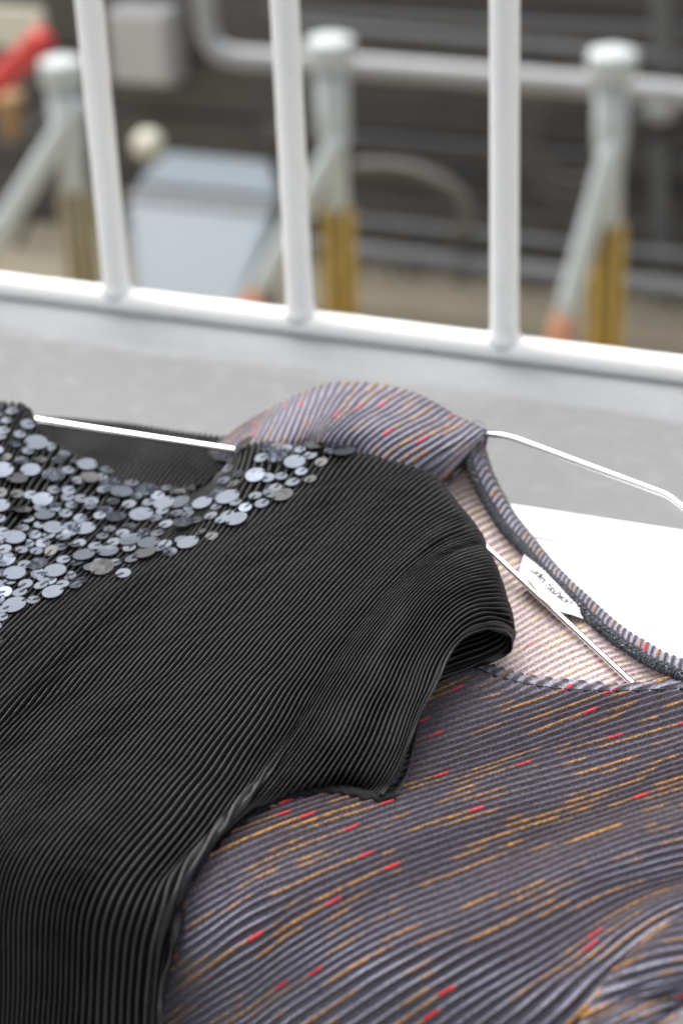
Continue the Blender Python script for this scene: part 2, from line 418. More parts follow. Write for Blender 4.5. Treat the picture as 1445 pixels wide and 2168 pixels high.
def sheet(name, B, rib, amp, parent, mats, thick=0.0007, flip=False, seed=1, jitter=0.16, prof=0.75,
          mod=None, post=None, wobble=0.0006, nominal=None, s0=0):
    nu, ntt, _ = B.shape
    s = np.concatenate([np.zeros((nu, 1)), np.cumsum(np.linalg.norm(np.diff(B, axis=1), axis=2), axis=1)], 1)
    s = s - s[:, s0:s0 + 1]
    def normals(A):
        n = np.cross(np.gradient(A, axis=0), np.gradient(A, axis=1))
        n /= np.maximum(np.linalg.norm(n, axis=2, keepdims=True), 1e-12)
        return -n if flip else n
    Nb = normals(B)
    # smooth the normals a little so that pleats do not cross in tight folds
    for _ in range(3):
        Nb[1:-1] = (Nb[:-2] + 2 * Nb[1:-1] + Nb[2:]) / 4
        Nb[:, 1:-1] = (Nb[:, :-2] + 2 * Nb[:, 1:-1] + Nb[:, 2:]) / 4
    Nb /= np.maximum(np.linalg.norm(Nb, axis=2, keepdims=True), 1e-12)
    ri = np.floor(rib + 1e-6)[:, None]
    w1, w2, w3 = wob(seed), wob(seed + 1, 6, 60, 280), wob(seed + 2)
    ph = rib[:, None] + jitter * (1.3 * w1(s + 0.0045 * rib[:, None]) + 0.8 * w2(s * 0.9 + 0.0021 * rib[:, None]))
    f = ph - np.floor(ph)
    h = np.sin(np.pi * f) ** prof
    a = amp * (1 + 0.14 * w3(ri * 1.7 + s * 2) + 0.16 * np.sin(ri * 12.9898 + 1.3 * w1(s)))
    if nominal:                                # pleats squeezed together stand less high
        dt = np.gradient(B, axis=1); dt /= np.maximum(np.linalg.norm(dt, axis=2, keepdims=True), 1e-12)
        du = np.gradient(B, rib, axis=0); du = du - dt * (du * dt).sum(2, keepdims=True)
        loc = smooth1(np.linalg.norm(du, axis=2), 12)
        a = a * np.clip(loc / nominal, 0.62, 1.12)
    if mod is not None: a = a * mod(B)
    D = B + Nb * ((h - 0.55) * a)[..., None]
    D = D + Nb * (wobble * (w3(s * 1.3 + rib[:, None] * 0.0045)))[..., None]
    if post is not None: D = post(D, B, Nb)
    At = np.stack([ph, s, np.zeros_like(s)], -1)
    top = D.reshape(-1, 3); bot = (D - Nb * thick).reshape(-1, 3); n = len(top)
    i = np.arange(nu - 1)[:, None]; j = np.arange(ntt - 1)[None, :]
    a0 = (i * ntt + j).ravel(); q = np.stack([a0, a0 + ntt, a0 + ntt + 1, a0 + 1], 1)
    if flip: q = q[:, ::-1]
    def rim(idx):
        r_ = np.stack([idx[:-1], idx[1:], idx[1:] + n, idx[:-1] + n], 1); return r_
    e = [np.arange(ntt), (nu - 1) * ntt + np.arange(ntt), np.arange(nu) * ntt, np.arange(nu) * ntt + ntt - 1]
    rims = np.vstack([rim(k) for k in e])
    F = np.vstack([q, q[:, ::-1] + n, rims])
    mi = np.concatenate([np.zeros(len(q)), np.full(len(q), len(mats) - 1), np.zeros(len(rims))])
    me = np_mesh(name, np.vstack([top, bot]), F, np.vstack([At.reshape(-1, 3)] * 2), mi)
    return link(name, me, mats, parent), D, Nb

# ------------------------------------------------------------------ the bench, ledge, floor
YB = U(1265, 1092, 0)[1]; YF = U(540, 1938, 0)[1]
LEDGE_Z = -0.030
Y_RAIL = 1.235
P_RAIL = UY(722, 694, Y_RAIL); Z_RAIL = P_RAIL[2]
LEDGE_Z = Z_RAIL - 0.0070
FLOOR_Z = -0.42
GROUND_Z = UY(900, 600, 7.0)[2]

o = link("balcony_floor", box_mesh("balcony_floor", (-1.6, -0.6, FLOOR_Z - 0.15), (1.6, YB + 0.02, FLOOR_Z)), plain("floor_concrete", (0.30, 0.29, 0.27), 0.85, var=0.15, scale=20))
prop(o, "grey concrete balcony floor below the white bench", kind="structure")
o = link("concrete_ledge", box_mesh("concrete_ledge", (-1.6, YB + 0.0215, FLOOR_Z - 0.15), (1.6, Y_RAIL + 0.028, LEDGE_Z), 0.004), M_CONC)
prop(o, "pale grey concrete ledge under the white railing", kind="structure")

bench = empty("white_bench", (-0.4, (YB + YF) / 2, FLOOR_Z), "white painted wooden bench carrying the two pleated tops", "bench")
ysplit = U(1300, 1162, 0)[1]
link("plank", box_mesh("plank", (-1.15, ysplit + 0.0008, -0.024), (0.35, YB, 0), 0.0022), M_BENCH, bench)
wp = (ysplit - 0.0008 - YF) / 2
link("plank", box_mesh("plank", (-1.15, YF + wp + 0.0008, -0.024), (0.35, ysplit - 0.0008, -0.0004), 0.0022), M_BENCH, bench)
link("plank", box_mesh("plank", (-1.15, YF, -0.024), (0.35, YF + wp - 0.0008, -0.0002), 0.0022), M_BENCH, bench)
for sx in (-1, 1):
    for yy in (YF + 0.012, YB - 0.052):
        x0 = -0.40 + sx * 0.70
        link("leg", box_mesh("leg", (x0 - 0.02, yy, FLOOR_Z), (x0 + 0.02, yy + 0.04, -0.0245), 0.003), M_BENCH, bench)
    link("crosspiece", box_mesh("crosspiece", (-0.40 + sx * 0.70 - 0.012, YF + 0.053, -0.075), (-0.40 + sx * 0.70 + 0.012, YB - 0.053, -0.0250), 0.002), M_BENCH, bench)

# ------------------------------------------------------------------ railing
rail = empty("railing", (0, Y_RAIL, LEDGE_Z), "white painted metal railing with upright bars behind the clothes", "railing")
rr = 0.0098
wr = wob(5, 6, 20, 160)
xs = np.linspace(-1.5, 1.5, 240)
RP = np.stack([xs, np.full_like(xs, Y_RAIL), np.full_like(xs, Z_RAIL)], 1)
link("bottom_rail", tube("bottom_rail", RP, rr, sides=20, raw=True, rfun=lambda f, i: rr + 0.0004 * float(wr(xs[i]))), M_RAIL, rail)
link("top_rail", tube("top_rail", RP[::12] + np.array([0, 0, 0.80]), 0.0165, sides=18, raw=True), M_RAIL, rail)
bx = [UY(249, 626, Y_RAIL)[0], UY(636, 672, Y_RAIL)[0], UY(1067, 735, Y_RAIL)[0]]
bp = (bx[2] - bx[0]) / 2
rb = 0.0098
names = {0: "leftmost bar in the picture", 1: "middle bar", 2: "right bar"}
prof0 = [(rb * 1.02, 0.002), (rb * 1.24, rr * 0.80), (rb * 1.10, rr * 1.15), (rb * 1.0, rr * 1.7), (rb * 0.995, 0.2), (rb * 1.006, 0.35), (rb, 0.5), (rb, 0.785)]
for k, x in enumerate([bx[0] - bp, *bx, bx[2] + bp]):
    link("bar", lathe("bar", prof0, (x, Y_RAIL, Z_RAIL), sides=24), M_RAIL, rail)

# ------------------------------------------------------------------ the multicoloured top
YH_P, YH_B = YF - 0.011, YF - 0.024           # upright planes where cloth hangs over the bench's front edge
def HANG(px, py, y0, k):                      # sight line met with cloth falling forward of the edge
    d = ray(px, py); return CAM + d * ((y0 + k * CAMH) / (d[1] - k * d[2]))
def pts(L, yh, k=0.30):
    out = []
    for p in L:
        out.append(HANG(p[0], p[1], yh, k) if p[2] == 'h' else U(*p))
    return np.array(out)
def fold_pre(P0, P1, r=0.006, tail=0.03, zmin=0.003, down=2.2):
    """points for cloth turning over and under at P0 (sheet runs from P0 towards P1), innermost first"""
    d = P0 - P1; d[2] = 0; d = _n(d)
    c = P0 - d * r * 0.5
    L = []
    for a in (25, 55, 90, 125, 155):
        a = math.radians(a)
        q = c + d * r * (0.5 + math.sin(a) * 0.8) - np.array([0, 0, 1.0]) * r * down * (1 - math.cos(a)) / 2
        L.append(q)
    L.append(L[-1] - d * tail + np.array([0, 0, -0.004]))
    for q in L: q[2] = max(q[2], zmin)
    return np.array(L[::-1] + [P0])

ptop = empty("pleated_print_top", U(1150, 1600, 0), "grey-purple pleated top with gold and red dashes, on a chrome hanger", "top")

F_ = 0.011
PK = [
 [(600,1520,.006),(760,1470,.006),(880,1420,.006),(930,1397,.006),(965,1378,.006)],
 [(600,1590,.007),(760,1530,.008),(880,1475,.009),(921,1458,.009),(980,1430,.009),(1029,1404,.008)],
 [(600,1630,.008),(760,1580,.010),(885,1534,F_),(1000,1492,F_),(1080,1464,F_),(1125,1432,.010)],
 [(560,1690,.008),(740,1630,.010),(870,1590,F_),(1000,1545,F_),(1140,1497,F_),(1220,1466,F_),(1262,1446,.010)],
 [(500,1760,.008),(700,1690,.010),(860,1640,F_),(1020,1590,F_),(1200,1525,F_),(1330,1480,F_),(1435,1442,.010)],
 [(450,1810,.008),(650,1735,.010),(850,1672,F_),(1050,1612,F_),(1250,1545,F_),(1445,1475,F_),(1560,1438,.010)],
 [(375,1905,.002),(480,1840,.009),(602,1786,.011),(800,1710,F_),(1000,1645,F_),(1200,1583,F_),(1445,1508,F_),(1640,1450,F_)],
 [(325,2035,'h'),(430,1968,'h'),(520,1905,.006),(625,1857,.011),(858,1770,F_),(1050,1708,F_),(1250,1650,F_),(1445,1590,F_),(1640,1536,F_)],
 [(320,2175,'h'),(430,2102,'h'),(540,2032,'h'),(640,1968,.004),(760,1905,.010),(900,1849,F_),(1070,1785,F_),(1250,1728,.012),(1445,1665,.012),(1640,1608,.012)],
 [(380,2290,'h'),(500,2205,'h'),(620,2122,'h'),(740,2047,'h'),(850,1990,.006),(960,1945,.012),(1089,1890,.016),(1240,1825,.020),(1353,1785,.021),(1445,1757,.021),(1640,1705,.02)],
 [(520,2330,'h'),(650,2235,'h'),(760,2155,'h'),(870,2083,'h'),(980,2020,.008),(1089,1965,.013),(1240,1890,.016),(1353,1853,.016),(1445,1830,.016),(1640,1785,.016)],
 [(650,2360,'h'),(780,2255,'h'),(900,2165,'h'),(1000,2098,'h'),(1100,2045,.009),(1219,1978,.013),(1339,1914,.014),(1445,1875,.013),(1640,1835,.012)],
 [(800,2380,'h'),(950,2262,'h'),(1040,2175,'h'),(1120,2112,'h'),(1219,2040,.011),(1300,1978,.017),(1380,1928,.020),(1445,1900,.020),(1640,1865,.018)],
 [(930,2400,'h'),(1060,2270,'h'),(1150,2180,'h'),(1230,2100,'h'),(1300,2030,.012),(1380,1968,.016),(1445,1935,.016),(1640,1895,.014)],
 [(1020,2420,'h'),(1120,2320,'h'),(1200,2230,'h'),(1290,2140,'h'),(1360,2065,.008),(1420,2010,.010),(1500,1965,.010),(1640,1930,.010)],
]
keys = []
for n_, L in enumerate(PK):
    a = pts(L, YH_P)
    if n_ >= 5:                                # the body goes on past the right picture edge
        d = _n(a[-1] - a[-2]); d[2] = 0
        a = np.vstack([a, a[-1] + d * 0.05 + [0, 0, -0.002], [*(a[-1] + d * 0.11)[:2], 0.006]])
    keys.append((None, a))
NECK = pts([(965,1378,.008),(1009,1394,.009),(1053,1414,.009),(1100,1427,.010),(1180,1441,.011),(1260,1446,.011),(1345,1446,.011),(1445,1442,.011),(1560,1438,.010)], YH_P)
NECKD = catmull(NECK, 160)
def neck_post(D, B, Nb):
    flat = D.reshape(-1, 3); d = np.full(len(flat), 9.0)
    sel = np.where(np.linalg.norm(flat[:, None, :2] - NECKD[None, ::8, :2], axis=2).min(1) < 0.02)[0]
    d[sel] = np.linalg.norm(flat[sel][:, None, :2] - NECKD[None, :, :2], axis=2).min(1)
    h = -0.0010 * np.exp(-((d - 0.0075) / 0.0010) ** 2) + 0.0007 * np.exp(-((d - 0.0035) / 0.0026) ** 2)
    f_ = (1 - 0.72 * np.exp(-(d / 0.0085) ** 2)).reshape(D.shape[:2])[..., None]
    return B + (D - B) * f_ + Nb * h.reshape(D.shape[:2])[..., None]
B, q, x = loft(keys, 0.0042, 300, m=8, su=3, st=6)
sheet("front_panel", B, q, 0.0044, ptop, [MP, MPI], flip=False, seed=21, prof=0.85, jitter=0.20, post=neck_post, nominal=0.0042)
print("purple ribs", x)
# neckline stitching
off = NECKD[10:] - np.array([0, 1.0, 0]) * 0.0075
for i in range(0, len(off) - 4, 5):
    c = off[i:i + 5] + np.array([0, 0, 0.0002 + 0.0004])
    link("stitch", tube("stitch", c[::2], 0.00045, n=4, sides=5), M_STITCH, ptop)

# sleeve folded forward at the lower right
LK = [
 [(1378,1984,.020),(1405,1962,.024),(1445,1934,.026),(1540,1890,.024)],
 [(1345,2014,.020),(1372,1994,.025),(1410,1970,.027),(1445,1959,.027),(1560,1938,.025)],
 [(1318,2044,.019),(1345,2028,.024),(1390,2011,.027),(1445,2002,.027),(1570,1992,.025)],
 [(1292,2076,.016),(1330,2060,.022),(1386,2043,.025),(1445,2032,.025),(1575,2022,.024)],
 [(1262,2116,.010),(1310,2088,.018),(1380,2064,.022),(1445,2050,.022),(1575,2040,.021)],
 [(1236,2160,'h'),(1315,2118,.010),(1386,2087,.018),(1445,2070,.018),(1570,2058,.016)],
 [(1214,2200,'h'),(1300,2155,'h'),(1380,2116,.010),(1445,2096,.012),(1520,2080,.010)],
 [(1195,2236,'h'),(1290,2190,'h'),(1380,2146,'h'),(1432,2128,.000),(1460,2116,.002)],
 [(1180,2272,'h'),(1280,2228,'h'),(1370,2186,'h'),(1420,2162,'h'),(1426,2158,'h')],
 [(1165,2314,'h'),(1270,2268,'h'),(1360,2228,'h'),(1400,2208,'h'),(1412,2200,'h')],
]
keys = []
for L in LK:
    a = pts(L, YF - 0.030); keys.append((fold_pre(a[0], a[1], 0.003, 0.012, -0.2, 1.6), a))
B, q, x = loft(keys, 0.0042, 70, m=8, npre=14, su=2.5, st=2)
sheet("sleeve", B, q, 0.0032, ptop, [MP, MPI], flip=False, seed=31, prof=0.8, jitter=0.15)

# back panel seen from inside through the neck opening
IK = [
 [(820,1010,.030),(900,975,.038),(945,952,.042),(985,945,.043)],
 [(820,1080,.018),(900,1035,.026),(965,1003,.032),(1007,996,.034)],
 [(840,1160,.010),(930,1085,.017),(988,1050,.023),(1028,1040,.026)],
 [(870,1225,.006),(970,1142,.010),(1025,1102,.015),(1062,1090,.019)],
 [(900,1290,.003),(1000,1208,.005),(1070,1165,.009),(1112,1152,.014)],
 [(900,1370,.002),(1020,1290,.003),(1100,1242,.006),(1160,1208,.012)],
 [(920,1440,.002),(1040,1365,.003),(1140,1307,.005),(1215,1260,.012)],
 [(950,1490,.001),(1070,1422,.003),(1180,1362,.005),(1277,1322,.012)],
 [(1030,1520,.001),(1150,1458,.003),(1260,1406,.005),(1353,1379,.011)],
 [(1130,1540,.001),(1250,1480,.003),(1350,1436,.005),(1430,1419,.010)],
 [(1250,1550,.001),(1345,1503,.003),(1440,1465,.005),(1530,1445,.009)],
]
keys = [(None, pts(L, YH_P)) for L in IK]
B, q, x = loft(keys, 0.0043, 90, m=8)
sheet("back_panel", B, q, 0.0016, ptop, [MPI, MP], flip=False, seed=41, prof=0.8, jitter=0.15)
print("inner ribs", x)

# rolled outer facing of the back neckline, pleats running across it
OV = [(994,950,.046),(1009,1000,.0365),(1028,1041,.028),(1051,1079,.022),(1070,1109,.0185),(1096,1139,.0165),(1119,1162,.0155),(1156,1207,.0145),
      (1202,1249,.0145),(1239,1286,.0145),(1277,1324,.0145),(1315,1354,.0140),(1353,1380,.0135),(1390,1403,.0130),(1445,1426,.012),(1530,1452,.011)]
OE = [(1026,938,.040),(1043,996,.030),(1070,1049,.020),(1089,1083,.014),(1111,1113,.010),(1128,1136,.009),(1141,1154,.008),(1176,1197,.007),
      (1217,1243,.007),(1256,1278,.007),(1296,1313,.007),(1333,1342,.007),(1375,1366,.007),(1411,1388,.007),(1450,1401,.007),(1540,1425,.007)]
Vo = catmull([U(*p) for p in OV], 60); Ve = catmull([U(*p) for p in OE], 60)
keys = []
for a, b in zip(Vo, Ve):
    mid = (a + b) / 2 + np.array([0, 0, 0.0040]); q3 = a * 0.25 + b * 0.75 + np.array([0, 0, 0.0022])
    keys.append((None, np.array([a + [0, 0, 0.0005], a * 0.75 + b * 0.25 + [0, 0, 0.0032], mid, q3, b + [0, 0, -0.002], b * 1.0 + (a - b) * 0.15 + [0, 0, -0.006]])))
plen = np.linalg.norm(np.diff(Vo, axis=0), axis=1).sum()
K = np.array([catmull(k[1], 26) for k in keys])
nr = int(round(plen / 0.0042))
B = pchip(K, np.linspace(0, nr, 60), np.linspace(0, nr, nr * 10 + 1))
sheet("neck_facing", B, np.linspace(0, nr, nr * 10 + 1), 0.0014, ptop, [MP, MPI], flip=False, seed=51, prof=0.7, jitter=0.1)
# overlocked edge: dark looped thread along the inside of the facing
Vd = catmull([U(*p) for p in OV], 420)
wn1 = wob(77, 8, 900, 2600)
sl_ = np.linspace(0, plen, 420)
link("overlock_edge", tube("overlock_edge", Vd + np.array([-0.0022, -0.0018, 0.0004]), 0.002, raw=True, sides=10,
     rfun=lambda f, i: 0.0027 + 0.0008 * float(wn1(sl_[i])) + 0.0003 * ((i % 3) - 1)), M_OVER, ptop)
lp = []
for i in range(0, 418, 3):
    a = Vd[i]; tdir = _n(Vd[min(i + 2, 419)] - Vd[i]); sdir = _n(np.cross(tdir, [0, 0, 1]))
    s = 1 if (i // 3) % 2 else -1
    lp.append(a + np.array([-0.0022, -0.0018, 0.0030]) + sdir * s * (0.0017 + 0.0005 * random.random()) + [0, 0, 0.0004 * random.random()])
link("overlock_thread", tube("overlock_thread", lp, 0.00042, n=len(lp) * 4, sides=5), plain("grey_overlock_thread", (0.060, 0.066, 0.08), 0.8, var=0.7, scale=700, bump=0), ptop)

# shoulder of the front, raised over the hanger's end
HK = [
 [(505,905,.030),(478,925,.028),(450,945,.024),(430,965,.018)],
 [(577,862,.042),(552,905,.044),(528,945,.040),(510,985,.028)],
 [(642,830,.050),(615,900,.052),(590,950,.044),(570,1000,.028)],
 [(690,813,.054),(668,868,.056),(640,925,.050),(600,1005,.028)],
 [(740,809,.056),(708,852,.059),(668,912,.055),(625,1010,.028)],
 [(795,813,.057),(748,852,.061),(702,898,.060),(670,935,.054),(650,1015,.028)],
 [(850,824,.057),(800,853,.061),(740,893,.060),(705,930,.054),(690,1020,.028)],
 [(905,846,.056),(850,876,.060),(790,913,.058),(760,945,.050),(740,1030,.026)],
 [(958,878,.053),(893,915,.057),(835,950,.052),(800,985,.044),(780,1045,.024)],
 [(1002,897,.055),(942,940,.054),(885,978,.046),(850,1010,.038),(830,1060,.020)],
 [(1026,912,.055),(970,956,.050),(918,1000,.040),(885,1030,.030),(870,1075,.016)],
 [(1006,940,.047),(978,975,.043),(945,1012,.036),(915,1038,.028),(895,1075,.014)],
]
keys = []
for L in HK:
    a = pts(L, YH_P); keys.append((fold_pre(a[0], a[1], 0.008, 0.035, 0.004, 3.0), a))
keys[-1] = (fold_pre(keys[-1][1][0], keys[-1][1][1], 0.003, 0.004, 0.004, 1.0), keys[-1][1])
keys[-2] = (fold_pre(keys[-2][1][0], keys[-2][1][1], 0.004, 0.012, 0.004, 2.0), keys[-2][1])
B, q, x = loft(keys, 0.0042, 90, m=8, npre=22, su=2, st=2)
sheet("shoulder", B, q, 0.0016, ptop, [MP, MPI], flip=True, seed=61, prof=0.8, jitter=0.25, wobble=0.0012)
print("shoulder ribs", x)
# loose thread end by the hanger
link("loose_thread", tube("loose_thread", [U(994,908,.052),U(997,897,.054),U(1003,891,.056),U(1012,891,.056),U(1022,897,.055),U(1027,908,.053),U(1033,914,.052),U(1045,910,.053)], 0.00016, n=60, sides=5), M_STITCH, ptop)

# woven neck label with its lettering
LT = catmull([U(1112,1165,.0150),U(1147,1192,.0150),U(1179,1226,.0150),U(1223,1270,.0150),U(1266,1316,.0145)], 40)
LB = catmull([U(1097,1221,.0135),U(1119,1230,.0175),U(1147,1265,.0180),U(1176,1290,.0150),U(1219,1304,.0140),U(1270,1325,.0125)], 40)
def lab(s, v):                                # s along 0..1, v 0 at the seam, 1 at the free edge
    i = min(max(s, 0), 0.9999) * 39; k = int(i); f = i - k
    a = LT[k] * (1 - f) + LT[k + 1] * f; b = LB[k] * (1 - f) + LB[k + 1] * f
    return a * (1 - v) + b * v + np.array([0, 0, 0.0022 * math.sin(math.pi * v)])
V = []; F = []
nv = 9
for lay in (0, -0.0003):
    for i in range(40):
        for j in range(nv): V.append(lab(i / 39, j / (nv - 1)) + np.array([0, 0, lay]))
for lay in (0, 1):
    for i in range(39):
        for j in range(nv - 1):
            a = lay * 40 * nv + i * nv + j; f_ = (a, a + 1, a + nv + 1, a + nv)
            F.append(f_ if lay == 0 else f_[::-1])
n0 = 40 * nv
for i in range(39):
    for j in (0, nv - 1): F.append((i * nv + j, (i + 1) * nv + j, (i + 1) * nv + j + n0, i * nv + j + n0))
for j in range(nv - 1):
    for i in (0, 39): F.append((i * nv + j, i * nv + j + 1, i * nv + j + 1 + n0, i * nv + j + n0))
label = link("neck_label", py_mesh("neck_label", V, F, True), M_LABEL, ptop)
label["label"] = "white satin neck label with black script lettering"
fc = bpy.data.curves.new("lettering", 'FONT'); fc.body = "Ladies Fashion"; fc.size = 1.0; fc.shear = 0.55; fc.resolution_u = 4
fc.space_character = 0.88
fo = bpy.data.objects.new("lettering_source", fc); COL.objects.link(fo)
bpy.context.view_layer.update()
tm = bpy.data.meshes.new_from_object(fo.evaluated_get(bpy.context.evaluated_depsgraph_get()))
bpy.data.objects.remove(fo); bpy.data.curves.remove(fc)
vx = np.array([v.co[:] for v in tm.vertices]); w0, w1_ = vx[:, 0].min(), vx[:, 0].max()
for v, c in zip(tm.vertices, vx):
    s = 0.15 + (c[0] - w0) / (w1_ - w0) * 0.57
    vv = 0.72 - (c[1] + 0.0) * 0.42 - 0.10 * (s - 0.15)
    p = lab(s, vv) + np.array([0, -0.0001, 0.00035]); v.co = Vector([float(e) for e in p])
tm.name = "lettering"
link("lettering", tm, M_INK, label)

# hanger of the print top: flat chrome bar bent at the corners
def hang(name, label_, cat, bars, loc):
    h = empty(name, loc, label_, cat, "flat chrome clothes hangers")
    for nm, P, wdt, n in bars:
        link(nm, tube(nm, P, wdt[0] * 0.37, n=n, sides=18), M_CHROME, h)
    return h
top_bar = [U(860,905,.036),U(960,915,.041),U(1005,919,.0455),U(1024,920,.048),U(1062,922,.051),U(1090,929,.051),U(1110,936,.0505),U(1250,988,.047),U(1390,1040,.044),U(1412,1049,.0435),U(1432,1063,.043),U(1520,1140,.040),U(1600,1215,.036)]
low_bar = [U(870,1008,.036),U(985,1117,.0215),U(1150,1272,.0140),U(1335,1444,.0080),U(1420,1523,.0068)]
hang("chrome_hanger", "flat chrome hanger bar reaching right out of the print top's shoulder", "hanger",
     [("shoulder_bar", top_bar, (0.0046, 0.0030), 150), ("lower_bar", low_bar, (0.0046, 0.0030), 60)], U(1085, 925, .05))

# ------------------------------------------------------------------ the black top
btop = empty("black_sequin_top", U(500, 1400, 0), "black pleated top with silver sequins around its neckline, lying in front", "top")
T0 = 2360
def tailpts(x1, y1, x2):                      # the part hanging over the bench's front edge
    return [(x1, y1, 'h'), (x2, 2100, 'h'), (x2 - 4, T0, 'h')]
BK = [
 ("n", [(-70,845,.046),(-110,930,.044),(-170,1040,.040),(-260,1180,.034),(-380,1370,.028),(-490,1490,.025),(-650,1630,.022),(-800,1750,.016)] + tailpts(-840,1790,-850)),
 ("n", [(0,855,.047),(-35,920,.045),(-90,1020,.041),(-165,1135,.035),(-280,1310,.028),(-410,1460,.025),(-580,1620,.022),(-730,1755,.016)] + tailpts(-770,1795,-782)),
 ("n", [(38,858,.047),(8,918,.045),(-45,1010,.041),(-115,1115,.035),(-230,1280,.028),(-370,1435,.025),(-530,1615,.022),(-680,1760,.016)] + tailpts(-720,1800,-732)),
 ("n", [(62,893,.044),(33,945,.042),(-18,1030,.039),(-88,1130,.034),(-195,1288,.028),(-330,1440,.025),(-480,1620,.022),(-620,1765,.016)] + tailpts(-660,1805,-672)),
 ("n", [(105,938,.038),(68,1000,.037),(12,1085,.035),(-58,1175,.032),(-160,1318,.028),(-280,1460,.025),(-420,1630,.022),(-560,1770,.016)] + tailpts(-600,1812,-612)),
 ("n", [(180,983,.032),(140,1040,.032),(85,1110,.031),(12,1195,.030),(-85,1310,.027),(-215,1455,.025),(-360,1630,.022),(-500,1775,.016)] + tailpts(-540,1818,-552)),
 ("n", [(255,1024,.028),(213,1080,.028),(150,1147,.028),(75,1222,.028),(-32,1330,.027),(-160,1470,.025),(-300,1640,.022),(-436,1780,.016)] + tailpts(-478,1822,-490)),
 ("n", [(335,1037,.027),(292,1095,.027),(226,1165,.028),(148,1240,.028),(30,1352,.027),(-95,1485,.025),(-230,1640,.022),(-364,1775,.016)] + tailpts(-408,1825,-420)),
 ("n", [(415,1032,.028),(368,1090,.029),(308,1152,.029),(222,1222,.029),(97,1344,.028),(-29,1478,.025),(-168,1632,.022),(-295,1770,.016)] + tailpts(-340,1828,-352)),
 ("n", [(470,1000,.034),(440,1053,.033),(392,1112,.032),(311,1187,.031),(190,1305,.029),(61,1443,.026),(-88,1608,.022),(-232,1768,.016)] + tailpts(-278,1832,-290)),
 ("n", [(508,958,.041),(494,1003,.039),(462,1062,.036),(408,1132,.033),(290,1262,.030),(162,1398,.026),(8,1568,.022),(-160,1752,.016)] + tailpts(-208,1836,-220)),
 ("f", [(560,942,.047),(545,1000,.044),(508,1060,.040),(460,1132,.036),(345,1262,.031),(218,1398,.027),(67,1564,.022),(-100,1750,.016)] + tailpts(-148,1842,-160)),
 ("f", [(655,952,.049),(628,1003,.046),(578,1066,.042),(508,1142,.038),(388,1274,.032),(262,1412,.027),(112,1580,.022),(-40,1758,.016)] + tailpts(-88,1852,-100)),
 ("f", [(750,966,.050),(708,1016,.048),(648,1087,.044),(568,1167,.039),(448,1298,.033),(325,1434,.028),(180,1596,.022),(24,1770,.016)] + tailpts(-25,1862,-38)),
 ("f", [(838,984,.051),(788,1032,.049),(718,1107,.045),(638,1187,.041),(513,1322,.035),(392,1457,.029),(255,1612,.022),(98,1785,.016)] + tailpts(45,1872,30)),
 ("f", [(900,1010,.051),(846,1056,.049),(772,1127,.046),(688,1212,.042),(566,1348,.036),(452,1480,.030),(330,1624,.023),(178,1800,.016)] + tailpts(120,1886,102)),
 ("f", [(948,1058,.050),(890,1096,.049),(812,1162,.046),(732,1243,.043),(616,1378,.037),(508,1512,.031),(402,1648,.024),(260,1814,.016)] + tailpts(198,1900,178)),
 ("f", [(975,1092,.049),(915,1122,.048),(838,1182,.046),(758,1264,.043),(650,1396,.037),(552,1538,.031),(456,1680,.023),(335,1832,.015)] + tailpts(276,1916,250)),
 ("f", [(988,1110,.048),(928,1137,.048),(852,1195,.046),(774,1277,.043),(672,1405,.037),(580,1550,.030),(490,1684,.023),(385,1822,.014)] + tailpts(324,1924,295)),
 ("f", [(1000,1130,.047),(940,1152,.047),(866,1206,.046),(790,1288,.043),(694,1412,.037),(606,1552,.030),(522,1668,.022),(432,1786,.013),(368,1890,'h'),(332,2080,'h'),(325,T0,'h')]),
 ("f", [(1007,1142,.047),(947,1162,.047),(873,1213,.046),(798,1295,.043),(706,1418,.037),(622,1554,.029),(542,1660,.022),(468,1750,.014),(408,1832,.007),(350,1955,'h')]),
 ("f", [(1014,1156,.046),(955,1174,.046),(884,1226,.046),(812,1307,.043),(726,1428,.037),(648,1558,.029),(576,1654,.021),(512,1722,.014),(455,1781,.008)]),
 ("f", [(1022,1172,.046),(964,1190,.046),(894,1238,.045),(826,1318,.042),(744,1436,.036),(672,1560,.028),(608,1645,.020),(565,1690,.014),(535,1718,.009)]),
 ("f", [(1032,1200,.045),(976,1216,.045),(910,1260,.044),(850,1338,.041),(780,1450,.035),(718,1568,.027),(668,1640,.020),(640,1664,.015),(622,1676,.010)]),
 ("f", [(1042,1230,.043),(988,1242,.044),(928,1282,.043),(876,1355,.040),(818,1462,.034),(765,1572,.026),(728,1632,.020),(712,1652,.015),(702,1664,.011)]),
 ("f", [(1052,1262,.040),(1002,1269,.042),(948,1303,.041),(900,1370,.038),(852,1472,.033),(808,1578,.026),(778,1634,.020),(765,1655,.016),(756,1668,.012)]),
 ("f", [(1064,1298,.036),(1016,1298,.040),(968,1324,.040),(920,1387,.037),(880,1482,.032),(842,1585,.026),(812,1642,.020),(800,1662,.016),(786,1678,.013)]),
 ("h", [(1086,1345,.024),(1072,1335,.030),(1050,1328,.035),(1024,1327,.037),(995,1337,.038),(966,1362,.037),(941,1403,.036),(917,1453,.034),(886,1512,.030),(868,1560,.028),(843,1622,.022),(806,1686,.014)]),
]
keys = []
for kind, L in BK:
    a = pts(L, YH_B, 0.75)
    if kind == "n":
        pre = np.array([a[0] + [0.004, 0.001, -0.005], a[0] + [0.003, 0.001, -0.002], a[0]])
    elif kind == "f":
        pre = fold_pre(a[0], a[1], 0.007, 0.045, 0.012, 3.2)
    else:
        pre = np.array([U(950,1378,.010), U(985,1372,.009), U(1020,1374,.010), U(1045,1386,.0105), U(1062,1389,.011), U(1080,1377,.014), U(1089,1358,.019), a[0]])
    keys.append((pre, a))
